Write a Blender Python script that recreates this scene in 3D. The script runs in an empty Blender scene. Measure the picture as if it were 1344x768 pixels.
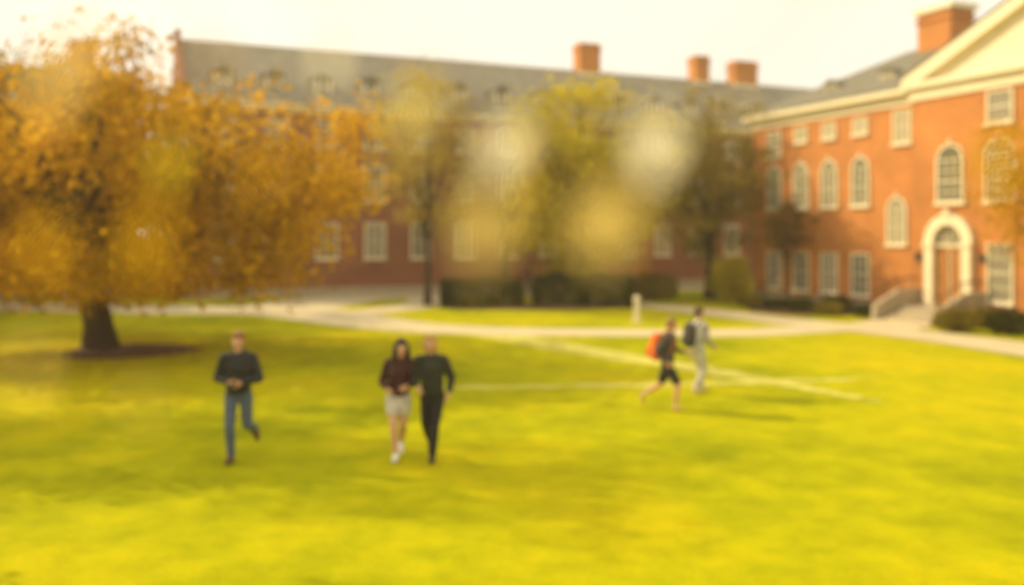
import bpy, math, random
import numpy as np
from mathutils import Vector, Matrix
random.seed(7); rng=np.random.default_rng(11)
scene=bpy.context.scene
scene.view_settings.view_transform='Standard'
scene.view_settings.look='None'
scene.view_settings.exposure=0

# ------------------------------------------------------------ helpers
def link(o,parent=None):
    scene.collection.objects.link(o)
    if parent is not None: o.parent=parent
    return o
def mesh_obj(name,verts,faces,mats=(),parent=None,smooth=False,mi=None):
    me=bpy.data.meshes.new(name)
    me.from_pydata([tuple(v) for v in verts],[],[tuple(f) for f in faces])
    for m in mats: me.materials.append(m)
    if mi is not None: me.polygons.foreach_set('material_index',mi)
    if smooth: me.polygons.foreach_set('use_smooth',[True]*len(me.polygons))
    me.update()
    return link(bpy.data.objects.new(name,me),parent)
def empty(name,loc=(0,0,0),rz=0):
    o=bpy.data.objects.new(name,None); o.location=loc; o.rotation_euler=(0,0,rz)
    o.empty_display_size=0.3
    return link(o)

def new_mat(name):
    m=bpy.data.materials.new(name); m.use_nodes=True
    nt=m.node_tree; b=nt.nodes['Principled BSDF']
    return m,nt,b
def ramp(nt,fac,cols,pos=None):
    r=nt.nodes.new('ShaderNodeValToRGB'); n=len(cols)
    while len(r.color_ramp.elements)<n: r.color_ramp.elements.new(0.5)
    for i,c in enumerate(cols):
        e=r.color_ramp.elements[i]
        e.position=(i/(n-1)) if pos is None else pos[i]
        e.color=(c[0],c[1],c[2],1)
    nt.links.new(fac,r.inputs['Fac']); return r.outputs['Color']
def objco(nt):
    return nt.nodes.new('ShaderNodeTexCoord').outputs['Object']
def noise(nt,scale,detail=4,co=None,rough=0.6):
    n=nt.nodes.new('ShaderNodeTexNoise'); n.inputs['Scale'].default_value=scale
    n.inputs['Detail'].default_value=detail; n.inputs['Roughness'].default_value=rough
    nt.links.new(co if co is not None else objco(nt),n.inputs['Vector'])
    return n.outputs['Fac']
def bump(nt,b,h,strength=0.3,dist=0.02):
    n=nt.nodes.new('ShaderNodeBump'); n.inputs['Strength'].default_value=strength
    n.inputs['Distance'].default_value=dist
    nt.links.new(h,n.inputs['Height']); nt.links.new(n.outputs['Normal'],b.inputs['Normal'])
def mixc(nt,a,b_,fac,mode='MIX'):
    m=nt.nodes.new('ShaderNodeMix'); m.data_type='RGBA'; m.blend_type=mode
    for s,v in (('A',a),('B',b_)):
        sock=[i for i in m.inputs if i.name==s and i.type=='RGBA'][0]
        if isinstance(v,tuple): sock.default_value=(v[0],v[1],v[2],1)
        else: nt.links.new(v,sock)
    f=[i for i in m.inputs if i.name=='Factor' and i.type=='VALUE'][0]
    if isinstance(fac,(int,float)): f.default_value=fac
    else: nt.links.new(fac,f)
    return [o for o in m.outputs if o.type=='RGBA'][0]
def simple(name,c,var=0.25,scale=6,rough=0.7,bmp=0.2,metal=0):
    m,nt,b=new_mat(name)
    f=noise(nt,scale)
    lo=tuple(x*(1-var) for x in c); hi=tuple(min(1,x*(1+var)) for x in c)
    nt.links.new(ramp(nt,f,[lo,hi],[0.3,0.7]),b.inputs['Base Color'])
    b.inputs['Roughness'].default_value=rough; b.inputs['Metallic'].default_value=metal
    if bmp: bump(nt,b,noise(nt,scale*8),bmp,0.01)
    return m

def brick_mat(name,c1,c2,mortar):
    m,nt,b=new_mat(name)
    co=objco(nt); s=nt.nodes.new('ShaderNodeSeparateXYZ'); nt.links.new(co,s.inputs[0])
    ad=nt.nodes.new('ShaderNodeMath'); ad.operation='ADD'
    nt.links.new(s.outputs['X'],ad.inputs[0]); nt.links.new(s.outputs['Y'],ad.inputs[1])
    cb=nt.nodes.new('ShaderNodeCombineXYZ'); nt.links.new(ad.outputs[0],cb.inputs['X']); nt.links.new(s.outputs['Z'],cb.inputs['Y'])
    br=nt.nodes.new('ShaderNodeTexBrick'); nt.links.new(cb.outputs[0],br.inputs['Vector'])
    br.inputs['Scale'].default_value=1.0
    br.inputs['Brick Width'].default_value=0.22; br.inputs['Row Height'].default_value=0.075
    br.inputs['Mortar Size'].default_value=0.008
    br.inputs['Color1'].default_value=(*c1,1); br.inputs['Color2'].default_value=(*c2,1); br.inputs['Mortar'].default_value=(*mortar,1)
    st=ramp(nt,noise(nt,0.5,6),[(0.72,0.70,0.68),(1.12,1.08,1.05)],[0.3,0.7])
    nt.links.new(mixc(nt,br.outputs['Color'],st,1.0,'MULTIPLY'),b.inputs['Base Color'])
    b.inputs['Roughness'].default_value=0.85
    bump(nt,b,br.outputs['Fac'],0.3,-0.01)
    return m

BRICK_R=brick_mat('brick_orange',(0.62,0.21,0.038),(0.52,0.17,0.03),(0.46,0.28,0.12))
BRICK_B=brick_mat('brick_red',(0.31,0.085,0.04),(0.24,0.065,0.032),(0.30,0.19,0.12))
TRIM=simple('cream_paint',(0.80,0.70,0.50),0.06,2,0.5,0.05)
SLATE=simple('slate_roof',(0.215,0.19,0.14),0.25,1.5,0.8,0.3)
SLATE_D=simple('slate_roof_dark',(0.16,0.145,0.105),0.25,1.5,0.8,0.3)
STONE=simple('limestone',(0.40,0.33,0.23),0.12,3,0.8,0.2)
DARKM=simple('dark_metal',(0.06,0.045,0.035),0.1,3,0.5,0.0)
WOOD=simple('oak_door',(0.36,0.15,0.03),0.25,9,0.5,0.1)
BARK=simple('bark',(0.05,0.028,0.017),0.4,9,0.9,0.8)
MULCH=simple('mulch',(0.11,0.045,0.02),0.45,6,0.95,0.8)
CONC=simple('concrete_path',(0.58,0.49,0.31),0.12,0.8,0.85,0.2)
WORN=simple('worn_path',(0.54,0.50,0.08),0.16,1.2,0.9,0.3)
GLASS,nt,b=new_mat('window_glass')
g=nt.nodes.new('ShaderNodeNewGeometry')
nt.links.new(ramp(nt,g.outputs['Random Per Island'],[(0.12,0.115,0.09),(0.22,0.20,0.15),(0.42,0.36,0.24)],[0.0,0.5,1.0]),b.inputs['Base Color'])
b.inputs['Roughness'].default_value=0.15

# grass
GRASS,nt,b=new_mat('lawn_grass')
co=objco(nt)
base=ramp(nt,noise(nt,0.14,5,co,.65),[(0.21,0.245,0.003),(0.42,0.405,0.003),(0.56,0.46,0.004)],[0.33,0.49,0.67])
fine=ramp(nt,noise(nt,1.4,8,co,0.75),[(0.72,0.78,0.8),(1.16,1.12,1.1)],[0.32,0.66])
c1=mixc(nt,base,fine,1.0,'MULTIPLY')
fine2=ramp(nt,noise(nt,38,4,co,0.7),[(0.7,0.74,0.7),(1.2,1.15,1.1)],[0.3,0.7])
c2=mixc(nt,c1,fine2,1.0,'MULTIPLY')
nt.links.new(c2,b.inputs['Base Color']); b.inputs['Roughness'].default_value=0.95
b.inputs['Specular IOR Level'].default_value=0.03
bump(nt,b,noise(nt,30,6,co),0.5,0.03)

def leaf_mat(name,cols,trans=0.5,cl=0.55):
    m=bpy.data.materials.new(name); m.use_nodes=True; nt=m.node_tree
    nt.nodes.remove(nt.nodes['Principled BSDF']); out=[n for n in nt.nodes if n.type=='OUTPUT_MATERIAL'][0]
    g=nt.nodes.new('ShaderNodeNewGeometry')
    nz=noise(nt,cl,3)
    a=nt.nodes.new('ShaderNodeMath'); a.operation='MULTIPLY'; a.inputs[1].default_value=0.4
    nt.links.new(g.outputs['Random Per Island'],a.inputs[0])
    a2=nt.nodes.new('ShaderNodeMath'); a2.operation='MULTIPLY_ADD'; a2.inputs[1].default_value=2.0; a2.inputs[2].default_value=-0.72
    nt.links.new(nz,a2.inputs[0])
    a3=nt.nodes.new('ShaderNodeMath'); a3.operation='ADD'; a3.use_clamp=True
    nt.links.new(a.outputs[0],a3.inputs[0]); nt.links.new(a2.outputs[0],a3.inputs[1])
    c=ramp(nt,a3.outputs[0],cols)
    d=nt.nodes.new('ShaderNodeBsdfDiffuse'); t=nt.nodes.new('ShaderNodeBsdfTranslucent'); mx=nt.nodes.new('ShaderNodeMixShader')
    mx.inputs[0].default_value=trans
    nt.links.new(c,d.inputs[0]); nt.links.new(c,t.inputs[0])
    nt.links.new(d.outputs[0],mx.inputs[1]); nt.links.new(t.outputs[0],mx.inputs[2]); nt.links.new(mx.outputs[0],out.inputs[0])
    return m
L_ORANGE=leaf_mat('leaves_orange',[(0.20,0.13,0.010),(0.58,0.33,0.012),(0.86,0.50,0.018)])
L_GOLD=leaf_mat('leaves_gold',[(0.26,0.23,0.016),(0.58,0.48,0.025),(0.80,0.64,0.04)])
L_OLIVE=leaf_mat('leaves_olive',[(0.12,0.10,0.018),(0.28,0.22,0.026),(0.48,0.35,0.036)])
L_TAN=leaf_mat('leaves_tan',[(0.24,0.18,0.04),(0.44,0.33,0.06),(0.60,0.45,0.08)])
L_GREEN=leaf_mat('leaves_green',[(0.018,0.026,0.005),(0.045,0.054,0.009),(0.10,0.10,0.013)],0.2)
L_BRONZE=leaf_mat('leaves_bronze',[(0.07,0.05,0.014),(0.14,0.09,0.02),(0.24,0.15,0.02)],0.35)
L_PALE=leaf_mat('leaves_pale',[(0.86,0.80,0.68),(0.9,0.85,0.72),(0.92,0.88,0.78)],0.35)

class Acc:
    def __init__(s): s.v=[]; s.f=[]
    def add(s,v,f):
        o=len(s.v); s.v.extend(v); s.f.extend([tuple(i+o for i in q) for q in f])
    def box(s,x0,x1,y0,y1,z0,z1):
        s.add([(x0,y0,z0),(x1,y0,z0),(x1,y1,z0),(x0,y1,z0),(x0,y0,z1),(x1,y0,z1),(x1,y1,z1),(x0,y1,z1)],
              [(0,3,2,1),(4,5,6,7),(0,1,5,4),(1,2,6,5),(2,3,7,6),(3,0,4,7)])
    def prism(s,pts,y0,y1):
        n=len(pts)
        s.add([(p[0],y0,p[1]) for p in pts]+[(p[0],y1,p[1]) for p in pts],
              [tuple(range(n)),tuple(range(2*n-1,n-1,-1))]+[(i,i+n,(i+1)%n+n,(i+1)%n) for i in range(n)])
    def tube(s,pts,rads,seg=8):
        pts=[Vector(p) for p in pts]; vs=[]; fs=[]
        for i,p in enumerate(pts):
            d=(pts[min(i+1,len(pts)-1)]-pts[max(i-1,0)])
            if d.length<1e-6: d=Vector((0,0,1))
            d.normalize(); u=d.orthogonal().normalized()
            if abs(d.z)>0.3: 
                u=Vector((1,0,0))-d*d.x; u.normalize()
            w=d.cross(u)
            for k in range(seg):
                a=2*math.pi*k/seg
                vs.append(tuple(p+(u*math.cos(a)+w*math.sin(a))*rads[i]))
        for i in range(len(pts)-1):
            for k in range(seg):
                k2=(k+1)%seg
                fs.append((i*seg+k,i*seg+k2,(i+1)*seg+k2,(i+1)*seg+k))
        fs.append(tuple(range(seg-1,-1,-1))); e=(len(pts)-1)*seg; fs.append(tuple(range(e,e+seg)))
        s.add(vs,fs)
    def obj(s,name,mat,parent=None,smooth=False):
        return mesh_obj(name,s.v,s.f,[mat],parent,smooth)

def leaves_mesh(name,c,size,mat,parent,flat=0.0):
    n=len(c); nrm=rng.normal(size=(n,3)); nrm[:,2]+=flat; nrm/=np.linalg.norm(nrm,axis=1)[:,None]
    t=rng.normal(size=(n,3)); t-=nrm*(t*nrm).sum(1)[:,None]; t/=np.linalg.norm(t,axis=1)[:,None]
    bt=np.cross(nrm,t); s=(size*(0.6+0.8*rng.random(n)))[:,None]
    V=np.stack([c-t*s*0.6,c+bt*s*0.38-t*s*0.05+nrm*s*0.08,c+t*s*0.6,c-bt*s*0.38-t*s*0.05+nrm*s*0.08],1).reshape(-1,3)
    me=bpy.data.meshes.new(name); me.vertices.add(4*n); me.vertices.foreach_set('co',V.ravel())
    me.loops.add(4*n); me.loops.foreach_set('vertex_index',np.arange(4*n,dtype=np.int32))
    me.polygons.add(n); me.polygons.foreach_set('loop_start',np.arange(0,4*n,4,dtype=np.int32))
    me.polygons.foreach_set('loop_total',np.full(n,4,dtype=np.int32))
    me.materials.append(mat); me.update(); me.validate()
    return link(bpy.data.objects.new(name,me),parent)

def bez(p0,p1,p2,n):
    return [p0*(1-t)**2+p1*2*t*(1-t)+p2*t*t for t in [i/(n-1) for i in range(n)]]

def tree(name,loc,trunk_r,fork,cz,rx,ry,rz,clumps,per,leaf,mat,limbs=7,cr=0.8,off=(0,0),seed=1,lean=(0,0),hollow=0.35,twigs=0,zmin=0.6,drop=0.0):
    rd=random.Random(seed)
    e=empty(name,(loc[0],loc[1],0))
    W=Acc(); top=Vector((lean[0],lean[1],fork))
    tp=[Vector((0,0,-0.1)),Vector((0,0,0.12)),Vector((lean[0]*.15,lean[1]*.15,fork*.3)),Vector((lean[0]*.6,lean[1]*.6,fork*.65)),top]
    W.tube(tp,[trunk_r*1.75,trunk_r*1.35,trunk_r*1.03,trunk_r*.92,trunk_r*.85],12)
    ctr=Vector((off[0],off[1],cz)); lp=[]
    lead=bez(top,top+Vector((0.2*rx*rd.uniform(-1,1),0,(cz-fork))),ctr+Vector((rx*.15*rd.uniform(-1,1),0,rz*.85)),7)
    W.tube(lead,[trunk_r*(.7-.62*i/6) for i in range(7)],8); lp+=[(q,trunk_r*(.7-.62*i/6)) for i,q in enumerate(lead)]
    for i in range(limbs):
        a=2*math.pi*(i+rd.uniform(-.3,.3))/limbs; el=rd.uniform(-0.35,0.75)
        tgt=ctr+Vector((math.cos(a)*rx*.8*math.cos(el),math.sin(a)*ry*.8*math.cos(el),rz*.8*math.sin(el)))
        st=lead[0] if i%2 else lead[1]
        mid=(st+tgt)*0.5+Vector((0,0,rz*rd.uniform(.1,.4)))
        pts=bez(st,mid,tgt,8); r0=trunk_r*rd.uniform(.38,.55)
        pts=[q+Vector((rd.uniform(-1,1),rd.uniform(-1,1),rd.uniform(-1,1)))*0.03*rx*(1 if 0<k<7 else 0) for k,q in enumerate(pts)]
        rr=[r0*(1-.85*k/7) for k in range(8)]
        W.tube(pts,rr,7); lp+=list(zip(pts,rr))
    C=[]
    for i in range(clumps):
        while True:
            v=Vector((rd.uniform(-1,1),rd.uniform(-1,1),rd.uniform(-1,1)))
            if hollow<v.length<1 and rd.random()>max(0,v.z)*0.55: break
        wob=1+.16*math.sin(5*math.atan2(v.y,v.x)+seed)+.1*math.sin(7*v.z+seed*2)
        q=ctr+Vector((v.x*rx*wob,v.y*ry*wob,v.z*rz))
        q.z-=drop*(v.x**2+v.y**2)*rz
        if q.z<zmin: q.z=zmin+rd.random()*.6
        C.append(q)
        if i%2==0:
            s,r=min(lp,key=lambda t:(t[0]-q).length)
            m=(s+q)*.5+Vector((rd.uniform(-.2,.2),rd.uniform(-.2,.2),.25))
            rr=min(r*.6,trunk_r*.16)
            W.tube(bez(s,m,q,4),[rr,rr*.7,rr*.4,rr*.15],4)
    for i in range(twigs):
        s,r=rd.choice(lp); d=Vector((rd.uniform(-1,1),rd.uniform(-1,1),rd.uniform(.4,1.6))).normalized()*rd.uniform(.9,2.4)*rz*.3
        W.tube([s,s+d*.5+Vector((.05,.05,0)),s+d],[.025,.014,.005],4)
    W.obj('trunk_and_limbs',BARK,e,True)
    P=[]
    for q in C:
        n=int(per*rd.uniform(.45,1.5)); k=cr*rd.uniform(.6,1.25)
        P.append(np.array(q)[None,:]+rng.normal(size=(n,3))*np.array([k,k,k*.6])*.5)
    P=np.concatenate(P); P=P[P[:,2]>zmin*.6]
    leaves_mesh('foliage',P,leaf,mat,e)
    return e

def shrub(name,loc,rx,ry,h,n,leaf,mat,seed=1,box=False):
    e=empty(name,(loc[0],loc[1],0)); W=Acc(); rd=random.Random(seed)
    for i in range(9):
        a=rd.uniform(0,6.28); t=Vector((math.cos(a)*rx*.6,math.sin(a)*ry*.6,h*rd.uniform(.6,.9)))
        W.tube(bez(Vector((t.x*.15,t.y*.15,-.05)),Vector((t.x*.3,t.y*.3,h*.5)),t,4),[.03,.022,.015,.006],5)
    W.obj('stems',BARK,e,True)
    u=rng.random((n,3))
    if box:
        d=np.stack([(u[:,0]*2-1),(u[:,1]*2-1),u[:,2]],1)
        k=rng.integers(0,3,n); sg=np.where(rng.random(n)<.5,-1,1)
        sh=1-.25*rng.random(n)**2
        d[k==0,0]=(sg*sh)[k==0]; d[k==1,1]=(sg*sh)[k==1]; d[k==2,2]=sh[k==2]
        sc=1-.12*np.clip(np.abs(d[:,0]),0,1)**6
        P=np.stack([d[:,0]*rx,d[:,1]*ry*sc,.03+d[:,2]*h*sc*(1+.05*np.sin(d[:,0]*5+seed))],1)
        P+=rng.normal(size=P.shape)*.03
    else:
        v=rng.normal(size=(n,3)); v/=np.linalg.norm(v,axis=1)[:,None]; r=(1-.5*rng.random(n)**1.8)
        az=np.arctan2(v[:,1],v[:,0]); lump=1+.15*np.sin(4*az+seed)+.12*np.sin(6*v[:,2]+2*az+seed)
        P=v*(r*lump)[:,None]*np.array([rx,ry,h*.5]); P[:,2]+=h*.5; P[:,2]=np.maximum(P[:,2],.03)
    leaves_mesh('foliage',P,leaf,mat,e)
    return e

# ------------------------------------------------------------ ground
R=900
mesh_obj('ground',[(-R,-R,0),(R,-R,0),(R,R,0),(-R,R,0)],[(0,1,2,3)],[GRASS])
def catmull(pts,n=10):
    P=[Vector((p[0],p[1],p[2])) for p in pts]; out=[]
    for i in range(len(P)-1):
        a=P[max(i-1,0)];b_=P[i];c=P[i+1];d=P[min(i+2,len(P)-1)]
        for k in range(n):
            t=k/n
            out.append(0.5*((2*b_)+(c-a)*t+(2*a-5*b_+4*c-d)*t*t+(3*b_-a-3*c+d)*t**3))
    out.append(P[-1]); return out
def path(name,pts,z,mat,ragged=0.0):
    q=catmull(pts); V=[];F=[]; rd=random.Random(len(pts))
    for i,p in enumerate(q):
        a=q[max(i-1,0)];c=q[min(i+1,len(q)-1)]
        d=Vector((c.x-a.x,c.y-a.y)); d.normalize(); n=Vector((-d.y,d.x))
        w=p.z/2
        V.append((p.x+n.x*(w+rd.uniform(-1,1)*ragged),p.y+n.y*(w+rd.uniform(-1,1)*ragged),z))
        V.append((p.x-n.x*(w+rd.uniform(-1,1)*ragged),p.y-n.y*(w+rd.uniform(-1,1)*ragged),z))
        if i: k=2*i; F.append((k-2,k-1,k+1,k))
    return mesh_obj(name,V,F,[mat])
path('concrete_path',[(-60,44,4),(-30,42,4.2),(-22,40.5,4.2),(-14.8,38.8,4.2),(-9.9,38.2,4.2),(-7.2,35.6,3.6),(-4.0,31.9,2.8),(-0.8,30.2,2.4),(2.2,29.8,2.2),(7.1,29.6,2.0),(10.3,30.8,2.0),(12.4,31.2,2.0)],0.012,CONC)
path('concrete_path',[(-10.4,38.5,4.5),(-9.4,41.6,4.6),(-8.4,45.4,4.2),(-5.3,48.0,3.0),(0,49.6,2.4),(12,54,2.2)],0.016,CONC)
path('concrete_path',[(-7.2,36.6,2.2),(-5.5,38.3,2.2),(-4.2,41.2,2.2),(-4.0,45,2.2),(-5.2,47.8,2.2)],0.020,CONC)
path('concrete_path',[(2,46,2),(5.85,41.2,2.0),(8.56,36.6,2.2),(10.4,33,2.2),(12.2,30.4,2.3),(13.5,27.7,2.4),(14.4,24.8,2.5),(16,19,2.6),(18,10,2.6)],0.024,CONC)
path('concrete_path',[(12.4,31.0,2.4),(13.6,32.3,2.6),(15.0,33.3,2.9)],0.028,CONC)
path('worn_path',[(-1.2,30.0,1.4),(1.48,26,1.3),(3.28,23.3,1.1),(5.0,20.8,.8),(6.2,18.9,0.4),(7.0,17.4,0.08)],0.008,WORN,0.16)
path('worn_path',[(-1.9,19.0,0.05),(-0.6,19.1,0.3),(3.05,19.4,0.42),(5.5,19.8,0.45),(7.2,20.1,0.2),(8.2,20.4,0.05)],0.005,WORN,0.12)
def disc(name,cx,cy,rx,ry,h,mat,seed=0):
    V=[(cx,cy,h)];n=48;F=[]
    for ring,(s,z) in enumerate([(0.6,h*.8),(1.0,0.006)]):
        for k in range(n):
            a=2*math.pi*k/n; w=1+.05*math.sin(3*a+seed)+.03*math.sin(8*a)
            V.append((cx+math.cos(a)*rx*s*w,cy+math.sin(a)*ry*s*w,z))
    for k in range(n):
        k2=(k+1)%n; F.append((0,1+k,1+k2)); F.append((1+k,1+n+k,1+n+k2,1+k2))
    return mesh_obj(name,V,F,[mat],None,True)
disc('mulch_bed',-10.5,25,1.8,1.7,0.10,MULCH,1)
disc('mulch_bed',1.0,40.6,4.7,2.0,0.08,MULCH,2)
disc('mulch_bed',12.4,38.5,2.4,2.6,0.08,MULCH,3)

n=1100; ang=rng.random(n)*6.28; rr=np.abs(rng.normal(size=n))*3.6
P=np.stack([-10.3+np.cos(ang)*rr,25+np.sin(ang)*rr*.8,np.full(n,.03)],1)
leaves_mesh('fallen_leaves',P,.09,L_ORANGE,None,5.0)

# ------------------------------------------------------------ buildings
class Bld:
    def __init__(s,name,loc,rz):
        s.e=empty(name,loc,rz); s.a={}
    def A(s,k):
        if k not in s.a: s.a[k]=Acc()
        return s.a[k]
    def window(s,x,y,z0,z1,w,arch=False,rows=4,cols=2,lint=True):
        T=s.A('window_frames'); G=s.A('window_glass'); f=.085; h=w/2
        yo=y-.075; 
        T.box(x-h-.06,x+h+.06,y-.13,y+.02,z0-.10,z0)
        zs=z1-h if arch else z1
        T.box(x-h,x-h+f,yo,y+.02,z0+.001,zs); T.box(x+h-f,x+h,yo,y+.02,z0+.001,zs)
        T.box(x-h+f,x+h-f,yo+.01,y+.02,z0+.001,z0+f*.7)
        if arch:
            N=10
            for k in range(N):
                a0=math.pi*k/N; a1=math.pi*(k+1)/N
                T.prism([(x+h*math.cos(a0),zs+h*math.sin(a0)),(x+h*math.cos(a1),zs+h*math.sin(a1)),(x+(h-f)*math.cos(a1),zs+(h-f)*math.sin(a1)),(x+(h-f)*math.cos(a0),zs+(h-f)*math.sin(a0))][::-1],yo,y+.02)
            r=h-f+.005
            G.prism([(x-r,z0+.05),(x+r,z0+.05)]+[(x+r*math.cos(math.pi*k/N),zs+r*math.sin(math.pi*k/N)) for k in range(N+1)],y-.03,y+.015)
            T.box(x-.045,x+.045,y-.11,y+.02,z1+.002,z1+.16)
        else:
            T.box(x-h+f,x+h-f,yo+.01,y+.02,z1-f*.7,z1)
            G.box(x-h+f-.005,x+h-f+.005,y-.03,y+.015,z0+.05,z1-.05)
            if lint: s.A('lintels').box(x-h-.08,x+h+.08,y-.035,y+.02,z1+.003,z1+.14)
        m=.03
        for c in range(1,cols+1):
            xx=x-h+f+(w-2*f)*c/(cols+1); T.box(xx-m/2,xx+m/2,y-.05,y-.02,z0+.07,(z1-f if not arch else zs+.1))
        for r_ in range(1,rows):
            zz=z0+(zs-z0)*r_/rows if arch else z0+(z1-z0)*r_/rows
            mm=m*1.8 if r_==rows//2 else m
            T.box(x-h+f,x+h-f,y-.055,y-.018,zz-mm/2,zz+mm/2)
        if arch: T.box(x-h+f,x+h-f,y-.055,y-.018,zs-.02,zs+.02)
    def finish(s,m):
        for k,a in s.a.items(): a.obj(k,m[k],s.e)

ang=math.atan2(-0.920,0.392)
B=Bld('brick_hall_with_pediment',(12.1,45.5,0),ang)
W=B.A('walls'); T=B.A('cornice')
W.box(0,38,0,10,-.1,8.9); W.box(10.5,24.5,-.6,.5,-.1,8.9)
B.A('stone_base').box(-.06,10.5,-.07,.3,-.1,.38); B.A('stone_base').box(10.44,24.56,-.67,-.2,-.1,.38)
def corn(x0,x1,y0,y1):
    T.box(x0-.08,x1+.08,y0-.08,y1,8.42,8.72); T.box(x0-.2,x1+.2,y0-.2,y1,8.72,8.83); T.box(x0-.42,x1+.42,y0-.42,y1,8.83,9.06)
corn(0,38,0,10.3); 
T.box(10.41,24.59,-.69,-.1,8.405,8.73); T.box(10.35,24.65,-.78,-.25,8.735,8.845); T.box(10.2,24.8,-.92,-.45,8.85,9.08)
rf=B.A('roof'); o=.46
rf.add([(-o,-o,9.07),(38+o,-o,9.07),(38+o,10+o,9.07),(-o,10+o,9.07),(5,5,11.8),(33,5,11.8)],[(0,1,5,4),(1,2,5),(2,3,4,5),(3,0,4),(3,2,1,0)])
cx=17.5; hw=7.25; apz=9.0+hw*.43
B.A('pediment_field').prism([(10.5,9.09),(24.5,9.09),(cx,9.0+7*.43)],-.6,0)
for sg in (-1,1):
    pts=[(cx+sg*hw,9.085),(cx+sg*(hw-.0),9.085+.16),(cx,apz+.22),(cx,apz-.15),(cx+sg*(hw-.85),9.085)]
    T.prism(pts if sg<0 else pts[::-1],-.93,-.55)
q0=9.26; q1=apz+.24
rf.add([(cx-hw-.06,-.96,q0),(cx,-.96,q1),(cx+hw+.06,-.96,q0),(cx-hw-.06,6,q0),(cx,6,q1),(cx+hw+.06,6,q0),
        (cx-hw-.06,-.96,q0+.07),(cx,-.96,q1+.08),(cx+hw+.06,-.96,q0+.07),(cx-hw-.06,6,q0+.07),(cx,6,q1+.08),(cx+hw+.06,6,q0+.07)],
       [(0,3,4,1),(1,4,5,2),(6,7,10,9),(7,8,11,10),(0,1,7,6),(1,2,8,7),(3,9,10,4),(4,10,11,5),(0,6,9,3),(2,5,11,8)])
for i,x in enumerate((1.58,3.46,5.30,7.17)):
    B.window(x,0,.62,2.40,1.05,rows=4)
    B.window(x,0,4.44,6.55,1.05,arch=True)
    if i==0: B.window(x,0,6.95,8.2,.95,rows=4)
    else: B.window(x,0,7.5,8.2,.85,rows=2,lint=False)
B.window(9.17,0,2.8,4.75,1.05,arch=True)
B.window(9.45,0,6.9,8.25,.95,rows=4)
for x in (12.3,14.4,16.5,18.6,20.7,22.8):
    B.window(x,-.6,4.4,6.6,1.25,arch=True)
    if x>13: B.window(x,-.6,7.15,8.3,1.05,rows=2); B.window(x,-.6,.8,2.9,1.05,rows=4)
for x in (26,28,30,32,34,36):
    B.window(x,0,.62,2.4,1.05); B.window(x,0,4.44,6.55,1.05,arch=True)
B.A('downpipe').tube([(10.32,-.12,8.4),(10.32,-.12,0)],[.09,.09],8)
Cn=B.A('chimney'); Cn.box(6.2,8.0,4.3,5.7,10.9,13.15); Cn.box(6.12,8.08,4.22,5.78,12.75,12.9)
T.box(6.05,8.15,4.15,5.85,13.16,13.42); T.box(6.12,8.08,4.22,5.78,10.8,11.35)
for x in (3.9,7.3):
    T.box(x-.35,x+.35,1.3,2.9,9.6,10.2); B.A('window_glass').box(x-.25,x+.25,1.27,1.5,9.8,10.1)
    rf.prism([(x-.45,10.2),(x+.45,10.2),(x,10.45)],1.2,3.1)
dx=12.3; y=-.6; D=B.A('entrance_surround')
for sg in (-1,1):
    D.box(dx+sg*.84-.19,dx+sg*.84+.19,y-.25,y+.02,.5,2.75)
    D.box(dx+sg*.84-.24,dx+sg*.84+.24,y-.30,y+.02,2.751,2.9); D.box(dx+sg*.84-.24,dx+sg*.84+.24,y-.30,y+.02,.501,.7)
N=14; r0,r1=.66,1.07
for k in range(N):
    a0=math.pi*k/N;a1=math.pi*(k+1)/N;zc=2.905
    D.prism([(dx+r1*math.cos(a0),zc+r1*math.sin(a0)),(dx+r1*math.cos(a1),zc+r1*math.sin(a1)),(dx+r0*math.cos(a1),zc+r0*math.sin(a1)),(dx+r0*math.cos(a0),zc+r0*math.sin(a0))][::-1],y-.22,y+.02)
D.box(dx-.12,dx+.12,y-.3,y+.02,3.94,4.15)
DO=B.A('door'); DO.box(dx-.655,dx+.655,y-.04,y+.01,.5,2.8)
for sg in (-1,1):
    for z0,z1 in ((.7,1.5),(1.62,2.5)): DO.box(dx+sg*.32-.22,dx+sg*.32+.22,y-.065,y-.03,z0,z1)
B.A('fanlight').prism([(dx-.655,2.81),(dx+.655,2.81)]+[(dx+.655*math.cos(math.pi*k/N),2.9+.655*math.sin(math.pi*k/N)) for k in range(N+1)],y-.035,y+.01)
B.A('door_mullion').box(dx-.66,dx+.66,y-.09,y-.03,2.74,2.84); B.A('door_mullion').box(dx-.02,dx+.02,y-.08,y-.03,.52,2.7)
for k in (1,2,3):
    a=math.pi*k/4; B.A('door_mullion').tube([(dx,y-.06,2.86),(dx+.63*math.cos(a),y-.06,2.88+.63*math.sin(a))],[.018,.018],5)
S=B.A('steps')
S.box(10.95,13.65,-1.9,-.6,-.05,.5); S.box(11.1,13.5,-2.25,-1.9,-.05,.34); S.box(11.1,13.5,-2.6,-2.25,-.05,.17)
for x in (10.72,13.66):
    V=[(x,-.6,-.05),(x,-.6,1.15),(x,-1.7,1.1),(x,-2.9,.55),(x,-2.95,-.05)]
    V2=[(a+.22,b2,c) for a,b2,c in V]
    S.add(V+V2,[(0,1,2,3,4),(9,8,7,6,5)]+[(i,i+5,(i+1)%5+5,(i+1)%5) for i in range(5)])
R_=B.A('handrail')
for x in (10.83,13.77):
    R_.tube([(x,-.65,1.55),(x,-1.7,1.5),(x,-2.9,.98)],[.03]*3,6)
    for yy,zt in ((-.9,1.5),(-1.7,1.48),(-2.3,1.2),(-2.85,.98)): R_.tube([(x,yy,.5),(x,yy,zt)],[.018,.018],6)
B.A('lantern').box(dx+1.35,dx+1.5,y-.2,y-.02,2.2,2.5); B.A('lantern').box(dx-1.5,dx-1.35,y-.2,y-.02,2.2,2.5)
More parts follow.
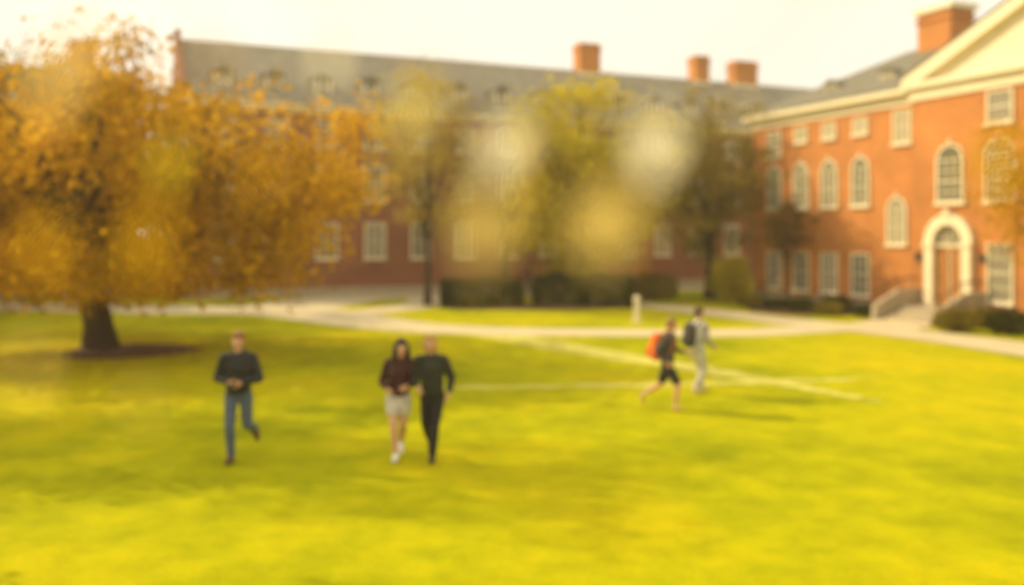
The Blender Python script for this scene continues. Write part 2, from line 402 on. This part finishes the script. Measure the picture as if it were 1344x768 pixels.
B.finish(dict(walls=BRICK_R,cornice=TRIM,stone_base=STONE,roof=SLATE_D,pediment_field=TRIM,window_frames=TRIM,window_glass=GLASS,lintels=BRICK_R,downpipe=DARKM,chimney=BRICK_R,entrance_surround=TRIM,door=WOOD,fanlight=GLASS,door_mullion=TRIM,steps=STONE,handrail=DARKM,lantern=DARKM))

def back_hall(name,loc,rz,x0,x1,depth,eave,ridge,chims,first,mroof,endwall=True):
    B=Bld(name,loc,rz); W=B.A('walls'); T=B.A('cornice'); rf=B.A('roof'); hd=depth/2
    W.box(x0,x1,0,depth,-.1,eave-.1)
    B.A('stone_base').box(x0-.05,x1+.05,-.06,.3,-.1,.45)
    T.box(x0-.05,x1+.05,-.1,depth+.1,eave-.40,eave-.18); T.box(x0-.15,x1+.15,-.35,depth+.35,eave-.175,eave)
    V=[(x0,-.4,eave+.005),(x0,depth+.4,eave+.005),(x0,hd,ridge),(x1,-.4,eave+.005),(x1,depth+.4,eave+.005),(x1,hd,ridge)]
    rf.add(V,[(0,1,2)[::-1],(3,4,5),(0,3,5,2)[::1],(1,2,5,4),(0,1,4,3)])
    if endwall:
        for xx in (x0-.25,x1-.05):
            V=[(xx,-.3,eave-.6),(xx,-.3,eave+.30),(xx,hd-.5,ridge+.1),(xx,hd-.5,ridge+.45),(xx,hd+.5,ridge+.45),(xx,hd+.5,ridge+.1),(xx,depth+.3,eave+.30),(xx,depth+.3,eave-.6)]
            V2=[(a+.3,b2,c) for a,b2,c in V]; n=8
            W.add(V+V2,[tuple(range(n)),tuple(range(2*n-1,n-1,-1))]+[(i,i+n,(i+1)%n+n,(i+1)%n) for i in range(n)])
    x=first
    sl=(ridge-eave)/hd
    while x<x1-1:
        B.window(x,0,1.95,3.75,1.15); B.window(x,0,5.0,6.8,1.15); B.window(x,0,7.75,9.1,1.1,rows=4,lint=False)
        y0=.9; z0=eave+y0*sl; B.A('dormers').box(x-.48,x+.48,y0,y0+1.7,z0-.1,z0+1.0)
        B.A('window_glass').box(x-.32,x+.32,y0-.03,y0+.1,z0+.12,z0+.86)
        B.A('window_frames').box(x-.02,x+.02,y0-.05,y0-.02,z0+.12,z0+.86); B.A('window_frames').box(x-.32,x+.32,y0-.055,y0-.025,z0+.46,z0+.52)
        B.A('window_frames').box(x-.44,x-.325,y0-.04,y0+.02,z0+.05,z0+.93); B.A('window_frames').box(x+.325,x+.44,y0-.04,y0+.02,z0+.05,z0+.93)
        rf.prism([(x-.6,z0+1.0),(x+.6,z0+1.0),(x,z0+1.35)],y0-.12,y0+2.3)
        x+=2.55
    for c,w,h in chims:
        Cn=B.A('chimney'); Cn.box(c-w/2,c+w/2,hd-.5,hd+.5,ridge-1,ridge+h); Cn.box(c-w/2-.07,c+w/2+.07,hd-.57,hd+.57,ridge+h-.45,ridge+h-.25)
        T.box(c-w/2-.1,c+w/2+.1,hd-.6,hd+.6,ridge-.9,ridge-.2)
    B.A('door').box(6.45,7.9,-.05,.02,0,2.6)
    B.A('door').box(7.16,7.20,-.07,-.03,0,2.55)
    B.A('stone_base').box(6.3,8.05,-.9,-.07,-.1,.15)
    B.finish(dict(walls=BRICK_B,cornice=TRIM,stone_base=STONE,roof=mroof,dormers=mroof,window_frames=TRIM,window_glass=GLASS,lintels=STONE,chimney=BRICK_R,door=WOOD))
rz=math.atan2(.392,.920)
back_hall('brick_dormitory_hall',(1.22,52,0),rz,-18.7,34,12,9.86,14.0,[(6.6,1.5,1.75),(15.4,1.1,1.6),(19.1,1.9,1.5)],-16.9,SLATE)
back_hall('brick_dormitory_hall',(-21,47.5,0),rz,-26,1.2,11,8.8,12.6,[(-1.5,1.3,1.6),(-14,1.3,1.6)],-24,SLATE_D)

# ------------------------------------------------------------ trees
tree('autumn_maple_tree',(-11.3,25),.38,2.3,4.9,6.9,6.0,3.6,235,190,.16,L_ORANGE,limbs=11,cr=1.25,off=(0.0,0),seed=3,lean=(-.35,0),hollow=.25,twigs=60,zmin=1.8,drop=.12)
tree('autumn_maple_tree',(-24,37),.35,2.4,6.5,6.5,6,4.6,170,190,.17,L_OLIVE,limbs=8,cr=1.3,seed=5,zmin=1.2)
tree('autumn_maple_tree',(-13.5,16.9),.22,2.6,5.3,2.7,2.7,2.4,90,130,.12,L_GOLD,limbs=7,cr=.8,seed=8)
tree('autumn_maple_tree',(-17.0,18.8),.3,6.0,11.5,3.4,2.0,1.8,48,80,.13,L_ORANGE,limbs=7,cr=.9,seed=9)
tree('autumn_maple_tree',(-10.5,8.6),.2,2.4,5.0,2.2,2.2,1.9,60,90,.12,L_GOLD,limbs=7,cr=.8,seed=33)
tree('honey_locust_tree',(-3.8,41.0),.15,2.6,7.0,2.7,2.3,3.9,95,85,.13,L_TAN,limbs=9,cr=.95,seed=12,twigs=30,zmin=2.0,hollow=.1)
tree('autumn_elm_tree',(3.4,43.6),.22,1.9,6.0,3.8,2.8,4.9,240,130,.16,L_GOLD,limbs=9,cr=1.15,seed=15,zmin=.8,hollow=.12)
tree('oak_tree',(9.9,45.5),.27,2.2,6.2,3.1,2.6,4.6,135,95,.15,L_OLIVE,limbs=9,cr=1.0,seed=18,twigs=30,zmin=1.0,hollow=.15)
tree('oak_tree',(-0.4,47.5),.2,2.2,5.2,2.2,1.8,3.0,50,65,.14,L_OLIVE,limbs=7,cr=.9,seed=19,twigs=16)
tree('ornamental_cherry_tree',(12.5,41.4),.07,1.5,3.6,1.05,1.0,1.2,44,80,.085,L_BRONZE,limbs=6,cr=.45,seed=21,zmin=1.9)
tree('autumn_dogwood_tree',(16.7,28.4),.11,2.0,4.7,1.8,1.5,2.8,70,75,.12,L_ORANGE,limbs=7,cr=.85,seed=23,zmin=1.6)
shrub('boxwood_hedge',(-1.35,40.9),1.8,.75,1.18,13000,.085,L_GREEN,1,True)
shrub('boxwood_hedge',(2.15,41.2),1.14,.8,1.35,10000,.085,L_GREEN,2,True)
shrub('boxwood_hedge',(4.3,40.8),1.07,.8,1.38,10000,.085,L_GREEN,3,True)
shrub('golden_shrub',(10.3,42.8),1.0,.9,2.2,4200,.10,L_GOLD,4)
shrub('golden_shrub',(7.0,44.5),1.2,.9,1.3,3600,.10,L_OLIVE,5)
for i,(x,y_,r,h) in enumerate([(10.5,40.0,.6,.55),(11.2,38.6,.6,.5),(11.9,37.4,.65,.6),(12.6,36.2,.6,.55),(13.4,37.6,.7,.7),(13.7,35.3,.45,.5)]):
    shrub('garden_shrub',(x,y_),r,r,h,1800,.07,L_GREEN if i%3 else L_OLIVE,10+i)
shrub('garden_shrub',(14.6,30.0),.68,.6,.75,2600,.07,L_OLIVE,30)
shrub('garden_shrub',(15.95,29.2),.75,.7,.8,2600,.07,L_GREEN,31)
shrub('garden_shrub',(16.1,31.2),.6,.6,.7,2000,.07,L_OLIVE,32)
e=empty('distant_trees'); Wd=Acc(); P=[]
rd=random.Random(4)
for i in range(34):
    x=-85+i*5.2+rd.uniform(-1.5,1.5); y_=96+rd.uniform(-8,10); h=rd.uniform(6,9)
    Wd.tube([(x,y_,0),(x+.2,y_,h*.5),(x,y_,h)],[.3,.22,.05],6)
    for k in range(9):
        q=np.array([x+rd.gauss(0,2),y_+rd.gauss(0,2),h*.65+rd.gauss(0,1.5)]); P.append(q+rng.normal(size=(90,3))*np.array([1.1,1.1,.8]))
Wd.obj('trunks',BARK,e); P=np.concatenate(P); P=P[P[:,2]>.3]; leaves_mesh('foliage',P,.5,L_OLIVE,e)

# overhanging tree near the viewer: limb above, thin drooping twigs with small leaves
e=empty('overhanging_autumn_tree',(-1.9,-2.2,0)); Wn=Acc(); o=Vector((-1.9,-2.2,0))
def wp(x,y,z): return Vector((x,y,z))-o
trunk=[wp(-1.9,-2.2,-.1),wp(-1.88,-2.15,1.2),wp(-1.8,-2.0,2.4),wp(-1.6,-1.6,3.4)]
Wn.tube(trunk,[.2,.15,.13,.10],12)
limb=bez(wp(-1.6,-1.6,3.4),wp(-.7,-.6,4.0),wp(.35,.36,3.46),14)
Wn.tube(limb,[.06-.054*i/13 for i in range(14)],8)
limb2=bez(wp(-1.6,-1.6,3.4),wp(-.9,-.5,3.95),wp(-.28,.38,3.50),12)
Wn.tube(limb2,[.05-.046*i/11 for i in range(12)],8)
# (x,y,z,size,kind): leaves on twig tips
LV=[(-.003,.47,3.2435,.032,2),(0.0715,.45,3.2435,.032,2),(-.052,.48,3.265,.030,5),(-.0115,.42,3.203,.034,4),(.044,.42,3.205,.036,4),
    (-.168,.42,3.195,.038,0),(-.180,.48,3.237,.028,1),(-.195,.40,3.273,.048,3),(-.215,.42,3.197,.030,0),(-.21,.40,3.142,.024,4),
    (-.10,.50,3.296,.022,2),(-.15,.46,3.29,.016,0),(-.125,.45,3.225,.018,0),(.125,.5,3.27,.010,3),(-.24,.5,3.17,.022,0),(.238,.45,3.235,.022,0),(-.175,.43,3.12,.012,4)]
acc=[Acc() for _ in range(6)]
rd=random.Random(2)
for (x,y_,z,s,k) in LV:
    c=wp(x,y_,z); best=min(limb[7:]+limb2[7:],key=lambda q:(q-c).length)
    up=c+Vector((0,0,s*.5)); m=(best+up)*.5+Vector((0,0,.04))
    Wn.tube(bez(best,m,up,6),[.0007,.0006,.0005,.0004,.0003,.0003],4)
    n=Vector((rd.uniform(-1.0,-.7),-.85,rd.uniform(.2,.5))).normalized(); t=Vector((0,0,-1)); t=(t-n*t.dot(n)).normalized(); w=n.cross(t)
    outline=[(-.5,0),(-.42,.25),(-.1,.5),(.1,.38),(.3,.3),(.62,0),(.3,-.3),(.1,-.38),(-.1,-.5),(-.42,-.25)]
    V=[c]+[c+t*(a*s)+w*(b2*s)+n*(abs(b2)*s*.15) for a,b2 in outline]
    acc[k].add([tuple(v) for v in V],[(0,i+1,(i+1)%10+1) for i in range(10)])
Q=[]
for q in limb[:4]+limb2[:4]:
    Q.append(np.array(q)[None,:]+rng.normal(size=(70,3))*np.array([.22,.18,.12])+np.array([-.05,-.35,.35]))
Q=np.concatenate(Q); Q=Q[Q[:,2]>3.45]
leaves_mesh('foliage',Q,.05,L_ORANGE,e)
Wn.obj('trunk_and_limbs',BARK,e,True)
L_TAN2=leaf_mat('leaves_pale_tan',[(0.66,0.46,0.18),(0.74,0.54,0.24),(0.8,0.6,0.3)],0.35)
L_GOLD2=leaf_mat('leaves_pale_gold',[(0.58,0.44,0.13),(0.66,0.50,0.16),(0.72,0.55,0.19)],0.35)
L_PY=leaf_mat('leaves_pale_yellow',[(0.80,0.66,0.22),(0.84,0.70,0.26),(0.86,0.74,0.3)],0.35)
for k,(a,m) in enumerate(zip(acc,(L_ORANGE,L_GOLD,L_PALE,L_TAN2,L_GOLD2,L_PY))):
    if a.v: a.obj('leaf_tips_%d'%(k+1),m,e)

e=empty('path_marker_post',(4.55,33.2,0)); A=Acc(); A.box(-.09,.09,-.09,.09,0,.85); A.box(-.14,.14,-.14,.14,-.02,.06)
A.add([(-.12,-.12,.852),(.12,-.12,.852),(.12,.12,.852),(-.12,.12,.852),(-.12,-.12,.9),(.12,-.12,.9),(.12,.12,.9),(-.12,.12,.9),(0,0,1.0)],[(3,2,1,0),(0,1,5,4),(1,2,6,5),(2,3,7,6),(3,0,4,7),(4,5,8),(5,6,8),(6,7,8),(7,4,8)])
A.obj('post',TRIM,e)

# ------------------------------------------------------------ people
def cap(p0,p1,r0,r1,sx=1,sy=1,seg=14,lat=(1,0,0)):
    p0=Vector(p0);p1=Vector(p1); d=p1-p0
    if d.length<1e-5: d=Vector((0,0,1e-4)); p1=p0+d
    a=d.normalized(); u=Vector(lat)-a*a.dot(Vector(lat))
    if u.length<.1: u=Vector((0,1,0))-a*a.y
    u.normalize(); w=a.cross(u); V=[];F=[]; rings=[]
    for k in range(1,6): 
        t=math.pi/2*(1-k/5.); rings.append((p0-a*(r0*math.sin(t)*min(sx,sy)),r0*math.cos(t)))
    for k in range(0,5):
        t=math.pi/2*k/5.; rings.append((p1+a*(r1*math.sin(t)*min(sx,sy)),r1*math.cos(t)))
    for c,r in rings:
        for k in range(seg):
            th=2*math.pi*k/seg; V.append(tuple(c+u*(math.cos(th)*r*sx)+w*(math.sin(th)*r*sy)))
    n=len(rings)
    for i in range(n-1):
        for k in range(seg):
            k2=(k+1)%seg; F.append((i*seg+k,i*seg+k2,(i+1)*seg+k2,(i+1)*seg+k))
    F.append(tuple(range(seg-1,-1,-1))); e_=(n-1)*seg; F.append(tuple(range(e_,e_+seg)))
    return V,F
def remeshed(name,prims,voxel,mats,labels,parent,smooth_it=3):
    """prims: (p0,p1,r0,r1,sx,sy,label); one continuous voxel-fused skin, materials by nearest part"""
    A=Acc()
    for p in prims: A.add(*cap(*p[:6]))
    tmp=bpy.data.meshes.new('tmp'); tmp.from_pydata(A.v,[],A.f); to=bpy.data.objects.new('tmp',tmp); scene.collection.objects.link(to)
    md=to.modifiers.new('r','REMESH'); md.mode='VOXEL'; md.voxel_size=voxel; md.adaptivity=0
    sm=to.modifiers.new('s','SMOOTH'); sm.factor=.5; sm.iterations=smooth_it
    dg=bpy.context.evaluated_depsgraph_get(); me=bpy.data.meshes.new_from_object(to.evaluated_get(dg))
    bpy.data.objects.remove(to); me.name=name
    n=len(me.polygons); cen=np.empty(n*3); me.polygons.foreach_get('center',cen); cen=cen.reshape(-1,3)
    best=np.full(n,1e9); lab=np.zeros(n,dtype=np.int32)
    for p in prims:
        a=np.array(p[0],float); d=np.array(p[1],float)-a; L=max(d@d,1e-9)
        t=np.clip(((cen-a)@d)/L,0,1); q=cen-(a+t[:,None]*d); 
        ad=d/math.sqrt(L); u=np.array([1.,0,0])-ad*ad[0]
        if np.linalg.norm(u)<.1: u=np.array([0,1.,0])-ad*ad[1]
        u/=np.linalg.norm(u); w=np.cross(ad,u)
        qu=q@u; qw=q@w; qa=q@ad
        r=p[2]+(p[3]-p[2])*t
        dist=(np.sqrt((qu/p[4])**2+(qw/p[5])**2+(qa/min(p[4],p[5]))**2)-r)
        m=dist<best; best[m]=dist[m]; lab[m]=labels.index(p[6])
    for m in mats: me.materials.append(m)
    me.polygons.foreach_set('material_index',lab); me.polygons.foreach_set('use_smooth',[True]*n); me.update()
    return link(bpy.data.objects.new(name,me),parent)
def cloth(name,c): return simple(name,c,.25,7,.85,.4)
SKIN=simple('skin',(0.58,0.32,0.19),.07,10,.5,0); LIPS=simple('lips',(0.42,0.13,0.10),.05,10,.4,0)
EYE=simple('eye_white',(0.75,0.72,0.68),.02,10,.2,0); IRIS=simple('iris',(0.06,0.035,0.02),.1,10,.2,0)
def hand(prims,w,d,pn,thumb,curl=.6,k=1.0):
    w=Vector(w); d=Vector(d).normalized(); pn=Vector(pn); pn=(pn-d*pn.dot(d)).normalized(); s=d.cross(pn)*thumb
    prims.append((w-d*.03,w+d*.02,.027,.03,1,.9,'skin'))
    for o_ in (-.026,-.009,.009,.026): prims.append((w+d*.015+s*o_*.7,w+d*.085+s*o_,.014,.013,1,1,'skin'))
    for o_,L in ((.031,.072),(.0105,.080),(-.0105,.075),(-.031,.058)):
        r=w+d*.088+s*o_; a=d*math.cos(curl*.6)+pn*math.sin(curl*.6); b_=d*math.cos(curl*1.5)+pn*math.sin(curl*1.5)
        j=r+a*L*.5+s*o_*.12; t=j+b_*L*.5
        prims.append((r,j,.0088,.008,1,1,'skin')); prims.append((j,t,.008,.0065,1,1,'skin'))
    r=w+d*.03+s*.036; j=r+(s*.7+d*.75+pn*.3).normalized()*.036; t=j+(s*.25+d*.95+pn*.45).normalized()*.03
    prims.append((w+d*.02+s*.015,r,.015,.013,1,1,'skin')); prims.append((r,j,.0125,.0105,1,1,'skin')); prims.append((j,t,.0105,.008,1,1,'skin'))

def person(name,loc,facing,H,P,cols,vox=.0105):
    """facing: world angle of forward direction; P: pose dict (local x=right, y=fwd, z=up, 1.75 m figure)"""
    e=empty(name,(loc[0],loc[1],0),facing-math.pi/2); e.scale=(H/1.75,)*3
    labels=['top','bottom','skin','shoe','hair','lips','sole','sleeve']
    mats=[cloth(name+'_top',cols['top']),cloth(name+'_bottom',cols['bottom']),SKIN,cloth(name+'_shoe',cols['shoe']),simple(name+'_hair',cols['hair'],.3,30,.5,.5),LIPS,cloth(name+'_sole',(.5,.47,.42)),cloth(name+'_sleeve',cols.get('sleeve',cols['top']))]
    f=P.get('slim',1.0); lx=P.get('lean',(0,0)); pr=[]; bk=P.get('bulk',1.0)
    def T(x,y,z):
        k=(z-.95)/.8; return (x+lx[0]*k,y+lx[1]*k,z)
    hx=.095*f; tw=P.get('twist',0.0)
    pr+= [(T(0,0,.93),T(0,0,1.0),.115,.11,1.32*f,.95,'bottom'),
          (T(0,0,.99),T(0,.0,1.14),.117*bk,.115*bk,1.30*f,1.02,'top'),(T(0,0,1.12),T(0,.01,1.30),.117*bk,.124*bk,1.32*f,1.02,'top'),
          (T(0,.01,1.28),T(0,0,1.40),.124*bk,.097*bk,1.42*f,.98,'top'),
          (T(-.13*f,-.02*tw,1.415),T(.13*f,.02*tw,1.415),.070,.070,1,1,'top'),(T(0,-.01,1.42),T(0,-.005,1.475),.085,.062,1.2,1,'top'),
          (T(0,0,1.45),T(0,.012,1.56),.052,.05,1,1,'skin')]
    if P.get('bust'): pr+=[(T(-.065,.08,1.27),T(-.065,.085,1.27),.062,.062,1,1,'top'),(T(.065,.08,1.27),T(.065,.085,1.27),.062,.062,1,1,'top')]
    if P.get('hood'): pr+=[(T(-.07,-.05,1.47),T(.07,-.05,1.47),.05,.05,1,1,'top'),(T(-.07,.03,1.45),T(.07,.03,1.45),.035,.035,1,1,'top')]
    hd=Vector(T(0,.02,1.635)); tu=P.get('turn',0.0); ht=P.get('tilt',0.0)
    Rm=Matrix.Rotation(tu,3,'Z')@Matrix.Rotation(ht,3,'Y')
    def Hh(x,y,z): return tuple(hd+Rm@Vector((x,y,z)))
    pr+=[(Hh(0,-.01,.02),Hh(0,0,.03),.088,.086,.86,1.04,'skin'),(Hh(0,.03,-.055),Hh(0,.035,-.04),.058,.064,.86,.95,'skin'),(Hh(0,.058,-.085),Hh(0,.06,-.08),.025,.028,1,1,'skin'),
         (Hh(0,.094,.012),Hh(0,.108,-.018),.010,.0145,1,1,'skin'),
         (Hh(-.079,-.005,.008),Hh(-.081,-.01,-.02),.017,.012,.6,1,'skin'),(Hh(.079,-.005,.008),Hh(.081,-.01,-.02),.017,.012,.6,1,'skin'),
         (Hh(-.02,.092,-.047),Hh(.02,.092,-.047),.0085,.0085,1,1,'lips'),
         (Hh(-.035,.081,.034),Hh(-.015,.087,.036),.008,.008,1,1,'skin'),(Hh(.015,.087,.036),Hh(.035,.081,.034),.008,.008,1,1,'skin')]
    pr+=[(Hh(0,-.022,.052),Hh(0,-.012,.064),.097,.092,.92,1.02,'hair'),(Hh(0,-.05,-.01),Hh(0,-.04,.03),.080,.087,.97,.8,'hair'),(Hh(-.045,.055,.088),Hh(.045,.055,.094),.030,.030,1,1,'hair')]
    if P.get('longhair'):
        pr+=[(Hh(0,-.06,.03),Hh(0,-.085,-.16),.09,.10,1.1,.65,'hair'),(Hh(0,-.08,-.14),T(.0,-.10,1.28),.10,.06,1.35,.6,'hair'),
             (Hh(-.075,.0,.05),Hh(-.105,.01,-.12),.036,.044,1,1,'hair'),(Hh(-.105,.01,-.12),T(-.115,.09,1.25),.044,.026,1,1,'hair'),
             (Hh(.075,.0,.05),Hh(.105,.01,-.12),.036,.044,1,1,'hair'),(Hh(.105,.01,-.12),T(.115,.09,1.27),.044,.026,1,1,'hair')]
    if P.get('bun'): pr+=[(Hh(0,-.11,.05),Hh(0,-.12,.04),.045,.045,1,1,'hair'),(Hh(-.072,.0,.05),Hh(-.092,.01,-.085),.032,.026,1,1,'hair'),(Hh(.072,.0,.05),Hh(.092,.01,-.085),.032,.026,1,1,'hair'),(Hh(0,-.06,.0),Hh(0,-.06,-.10),.08,.07,1.05,.7,'hair')]
    hp=[]
    for sg,k in ((1,'R'),(-1,'L')):
        sh=Vector(T(sg*.18*f,sg*.02*tw,1.40)); el=Vector(P['el'+k]); wr=Vector(P['wr'+k])
        pr+=[(sh,el,.070*bk,.058*bk,1,1,'sleeve'),(el,wr-(wr-el).normalized()*.015,.057*bk,.040,1,1,'sleeve')]
        d=P.get('hd'+k, tuple((wr-el).normalized())); pn=P.get('pn'+k,(-sg,0,0))
        hand(hp,wr,d,pn,P.get('th'+k,(-1 if sg>0 else 1)),P.get('curl',.6))
    for sg,k in ((1,'R'),(-1,'L')):
        hip=Vector((sg*hx,0,.90)); kn=Vector(P['kn'+k]); an=Vector(P['an'+k]); toe=Vector(P['toe'+k])
        leg=P.get('legs','long')
        if leg=='long':
            pr+=[(hip,kn,.096*f,.068,1,1,'bottom'),(kn,kn+(an-kn)*.35,.066,.066,1,1,'bottom'),(kn+(an-kn)*.35,an,.066,.052,1,1,'bottom')]
        else:
            q=.45 if leg=='skirt' else .8
            m=hip+(kn-hip)*q
            pr+=[(hip,m,.100*f,.094 if leg=='skirt' else .090,1.05,1.05,'bottom'),(hip,kn,.082*f,.055,1,1,'skin'),(kn,kn+(an-kn)*.35,.053,.055,1,1,'skin'),(kn+(an-kn)*.35,an,.055,.035,1,1,'skin')]
            pr+=[(kn+(an-kn)*.86,an,.037,.04,1,1,'sole')] 
        if leg=='skirt': pr+=[((0,0,.98),(0,0,.82),.115,.130,1.33*f,1.0,'bottom')]
        ft=(toe-an); heel=an-Vector((ft.x,ft.y,0)).normalized()*.035+Vector((0,0,-.045))
        pr+=[(an,an+Vector((0,0,-.03)),.042,.042,1,1,'shoe'),(heel,an+ft*.55,.038,.042,1,1,'shoe'),(an+ft*.5,toe,.042,.032,1.1,.9,'shoe')]
    remeshed('body',pr,vox,mats,labels,e)
    remeshed('hands',hp,.0045,[SKIN],['skin'],e,1)
    E=Acc(); I=Acc()
    for sx in (-1,1):
        E.add(*cap(Hh(sx*.029,.078,.016),Hh(sx*.029,.0785,.016),.0125,.0125)); I.add(*cap(Hh(sx*.029,.0865,.016),Hh(sx*.029,.087,.016),.0062,.0062))
    E.obj('eyes',EYE,e,True); I.obj('irises',IRIS,e,True)
    return e
def backpack(e,col,k=1.0):
    m=cloth('backpack_fabric',col); pr=[((0,-.21,1.06),(0,-.20,1.37),.14*k,.13*k,1.15,.78,'a'),((0,-.31*k,1.06),(0,-.30*k,1.2),.08,.075,1.3,.7,'a')]
    remeshed('backpack',pr,.012,[m],['a'],e)
    S=Acc()
    for sg in (-1,1):
        S.tube([(sg*.10,-.12,1.40),(sg*.10,-.03,1.50),(sg*.105,.10,1.43),(sg*.115,.15,1.30),(sg*.14,.12,1.16),(sg*.15,-.06,1.06)],[.02]*6,6)
    S.obj('straps',cloth('strap_fabric',tuple(c*.6 for c in col)),e,True)

toCam=-math.pi/2
e=person('walking_man_in_dark_sweatshirt',(-3.86,12.85),toCam+.06,1.82,dict(hood=True,turn=-.1,lean=(-.01,.05),bulk=1.12,twist=1,
  elR=(.28,-.02,1.13),wrR=(.08,.21,1.10),elL=(-.28,.02,1.13),wrL=(-.08,.21,1.09),hdR=(-.6,.75,.1),hdL=(.6,.75,.1),pnR=(-.7,-.6,.3),pnL=(.7,-.6,.3),curl=.9,
  knR=(.085,.14,.50),anR=(.075,.10,.09),toeR=(.09,.25,.035),knL=(-.12,.02,.50),anL=(-.15,-.36,.37),toeL=(-.17,-.38,.21)),
  dict(top=(.016,.018,.022),bottom=(.07,.10,.15),shoe=(.11,.045,.02),hair=(.26,.11,.03)))
ph=Acc(); ph.box(-.038,.038,.285,.295,1.06,1.19); ph.obj('phone',DARKM,e)
person('walking_woman_with_long_hair',(-1.62,13.0),toCam+.05,1.70,dict(longhair=True,bust=True,legs='skirt',slim=.94,turn=.25,lean=(-.05,.03),twist=-1,bulk=1.1,
  elR=(.24,-.03,1.13),wrR=(.15,.18,1.06),elL=(-.24,.04,1.13),wrL=(-.14,.23,1.10),pnR=(-1,0,0),curl=.7,
  knR=(.06,.16,.50),anR=(.03,.14,.09),toeR=(.04,.28,.035),knL=(-.07,.03,.50),anL=(-.02,-.27,.20),toeL=(-.02,-.17,.05)),
  dict(top=(.045,.010,.012),bottom=(.55,.50,.45),shoe=(.8,.77,.72),hair=(.035,.013,.008)))
person('walking_woman_in_dark_jacket',(-1.13,12.95),toCam-.04,1.77,dict(bun=True,slim=.95,turn=-.15,lean=(.03,.03),twist=1,bulk=1.1,
  elR=(.25,.02,1.13),wrR=(.18,.20,1.05),elL=(-.26,-.08,1.14),wrL=(-.24,.09,.96),curl=.6,
  knR=(.09,.03,.50),anR=(.06,-.28,.20),toeR=(.05,-.17,.05),knL=(-.05,.16,.50),anL=(-.015,.15,.09),toeL=(-.02,.30,.035)),
  dict(top=(.022,.025,.018),bottom=(.012,.011,.011),shoe=(.02,.015,.015),hair=(.50,.30,.08)))
e=person('student_with_orange_backpack',(2.83,16.6),math.radians(-20),1.66,dict(legs='shorts',lean=(0,.08),turn=.2,twist=-1,bulk=1.12,
  elR=(.23,-.15,1.15),wrR=(.22,.02,.96),elL=(-.23,.10,1.15),wrL=(-.2,.30,1.10),
  knR=(.08,.22,.52),anR=(.07,.17,.09),toeR=(.08,.31,.035),knL=(-.08,-.13,.50),anL=(-.08,-.49,.26),toeL=(-.09,-.47,.09)),
  dict(top=(.07,.062,.058),bottom=(.022,.02,.022),shoe=(.60,.40,.10),hair=(.28,.14,.045)))
backpack(e,(.75,.15,.02),1.15)
e=person('student_with_dark_backpack',(3.72,18.3),math.radians(30),1.72,dict(lean=(0,.05),turn=-.3,twist=1,bulk=1.08,
  elR=(.25,.05,1.13),wrR=(.22,.25,.98),elL=(-.25,-.12,1.14),wrL=(-.23,-.02,.92),
  knR=(.09,.10,.50),anR=(.08,-.12,.12),toeR=(.09,.0,.035),knL=(-.09,.16,.51),anL=(-.09,.20,.09),toeL=(-.09,.34,.05)),
  dict(top=(.66,.62,.55),sleeve=(.36,.33,.29),bottom=(.46,.44,.38),shoe=(.5,.36,.15),hair=(.09,.05,.025)))
backpack(e,(.05,.045,.04))
person('distant_pedestrian',(.85,46.0),math.radians(0),1.72,dict(
  elR=(.27,-.06,1.14),wrR=(.25,.10,.93),elL=(-.27,-.05,1.14),wrL=(-.25,.08,.92),
  knR=(.09,.13,.50),anR=(.08,.12,.09),toeR=(.09,.26,.035),knL=(-.09,-.02,.50),anL=(-.09,-.28,.18),toeL=(-.09,-.18,.04)),
  dict(top=(.03,.025,.03),bottom=(.03,.03,.035),shoe=(.05,.04,.03),hair=(.05,.03,.02)),.02)

# ------------------------------------------------------------ light
az=Vector((-.93,.37)).normalized(); el=math.radians(33)
w=bpy.data.worlds.new('World'); scene.world=w; w.use_nodes=True; nt=w.node_tree
bg=nt.nodes['Background']; sk=nt.nodes.new('ShaderNodeTexSky'); sk.sky_type='NISHITA'; sk.sun_disc=False
sk.sun_elevation=el; sk.sun_rotation=math.atan2(az.x,az.y)%(2*math.pi); sk.air_density=1.0; sk.dust_density=6.0; sk.ozone_density=0.6
col=mixc(nt,sk.outputs[0],(11.2,10.1,7.8),0.8)
nt.links.new(col,bg.inputs['Color']); bg.inputs['Strength'].default_value=.125
sl=bpy.data.lights.new('sun','SUN'); sl.energy=5; sl.angle=math.radians(.6); sl.color=(1,.79,.40)
so=bpy.data.objects.new('sun',sl); scene.collection.objects.link(so)
d=Vector((-az.x*math.cos(el),-az.y*math.cos(el),-math.sin(el))); so.rotation_euler=d.to_track_quat('-Z','Y').to_euler(); so.location=(-20,10,30)

# warm haze: a real, thin volume of air over the whole quad
hm=bpy.data.materials.new('warm_haze'); hm.use_nodes=True; nt=hm.node_tree
nt.nodes.remove(nt.nodes['Principled BSDF']); out=[n for n in nt.nodes if n.type=='OUTPUT_MATERIAL'][0]
vs=nt.nodes.new('ShaderNodeVolumeScatter'); vs.inputs['Color'].default_value=(1,.84,.54,1); vs.inputs['Density'].default_value=.0018; vs.inputs['Anisotropy'].default_value=.4
nt.links.new(vs.outputs[0],out.inputs['Volume'])
A=Acc(); A.box(-75,65,-8,112,-.5,22); A.obj('haze',hm)

# ------------------------------------------------------------ camera
cam=bpy.data.cameras.new('camera'); co_=bpy.data.objects.new('camera',cam); scene.collection.objects.link(co_)
co_.location=(0,0,3.2); co_.rotation_euler=(math.pi/2,0,0)
cam.lens=32; cam.sensor_width=36; cam.shift_y=-76/1344; cam.clip_start=.02; cam.clip_end=3000
cam.dof.use_dof=True; cam.dof.focus_distance=3.4; cam.dof.aperture_fstop=.85
scene.camera=co_
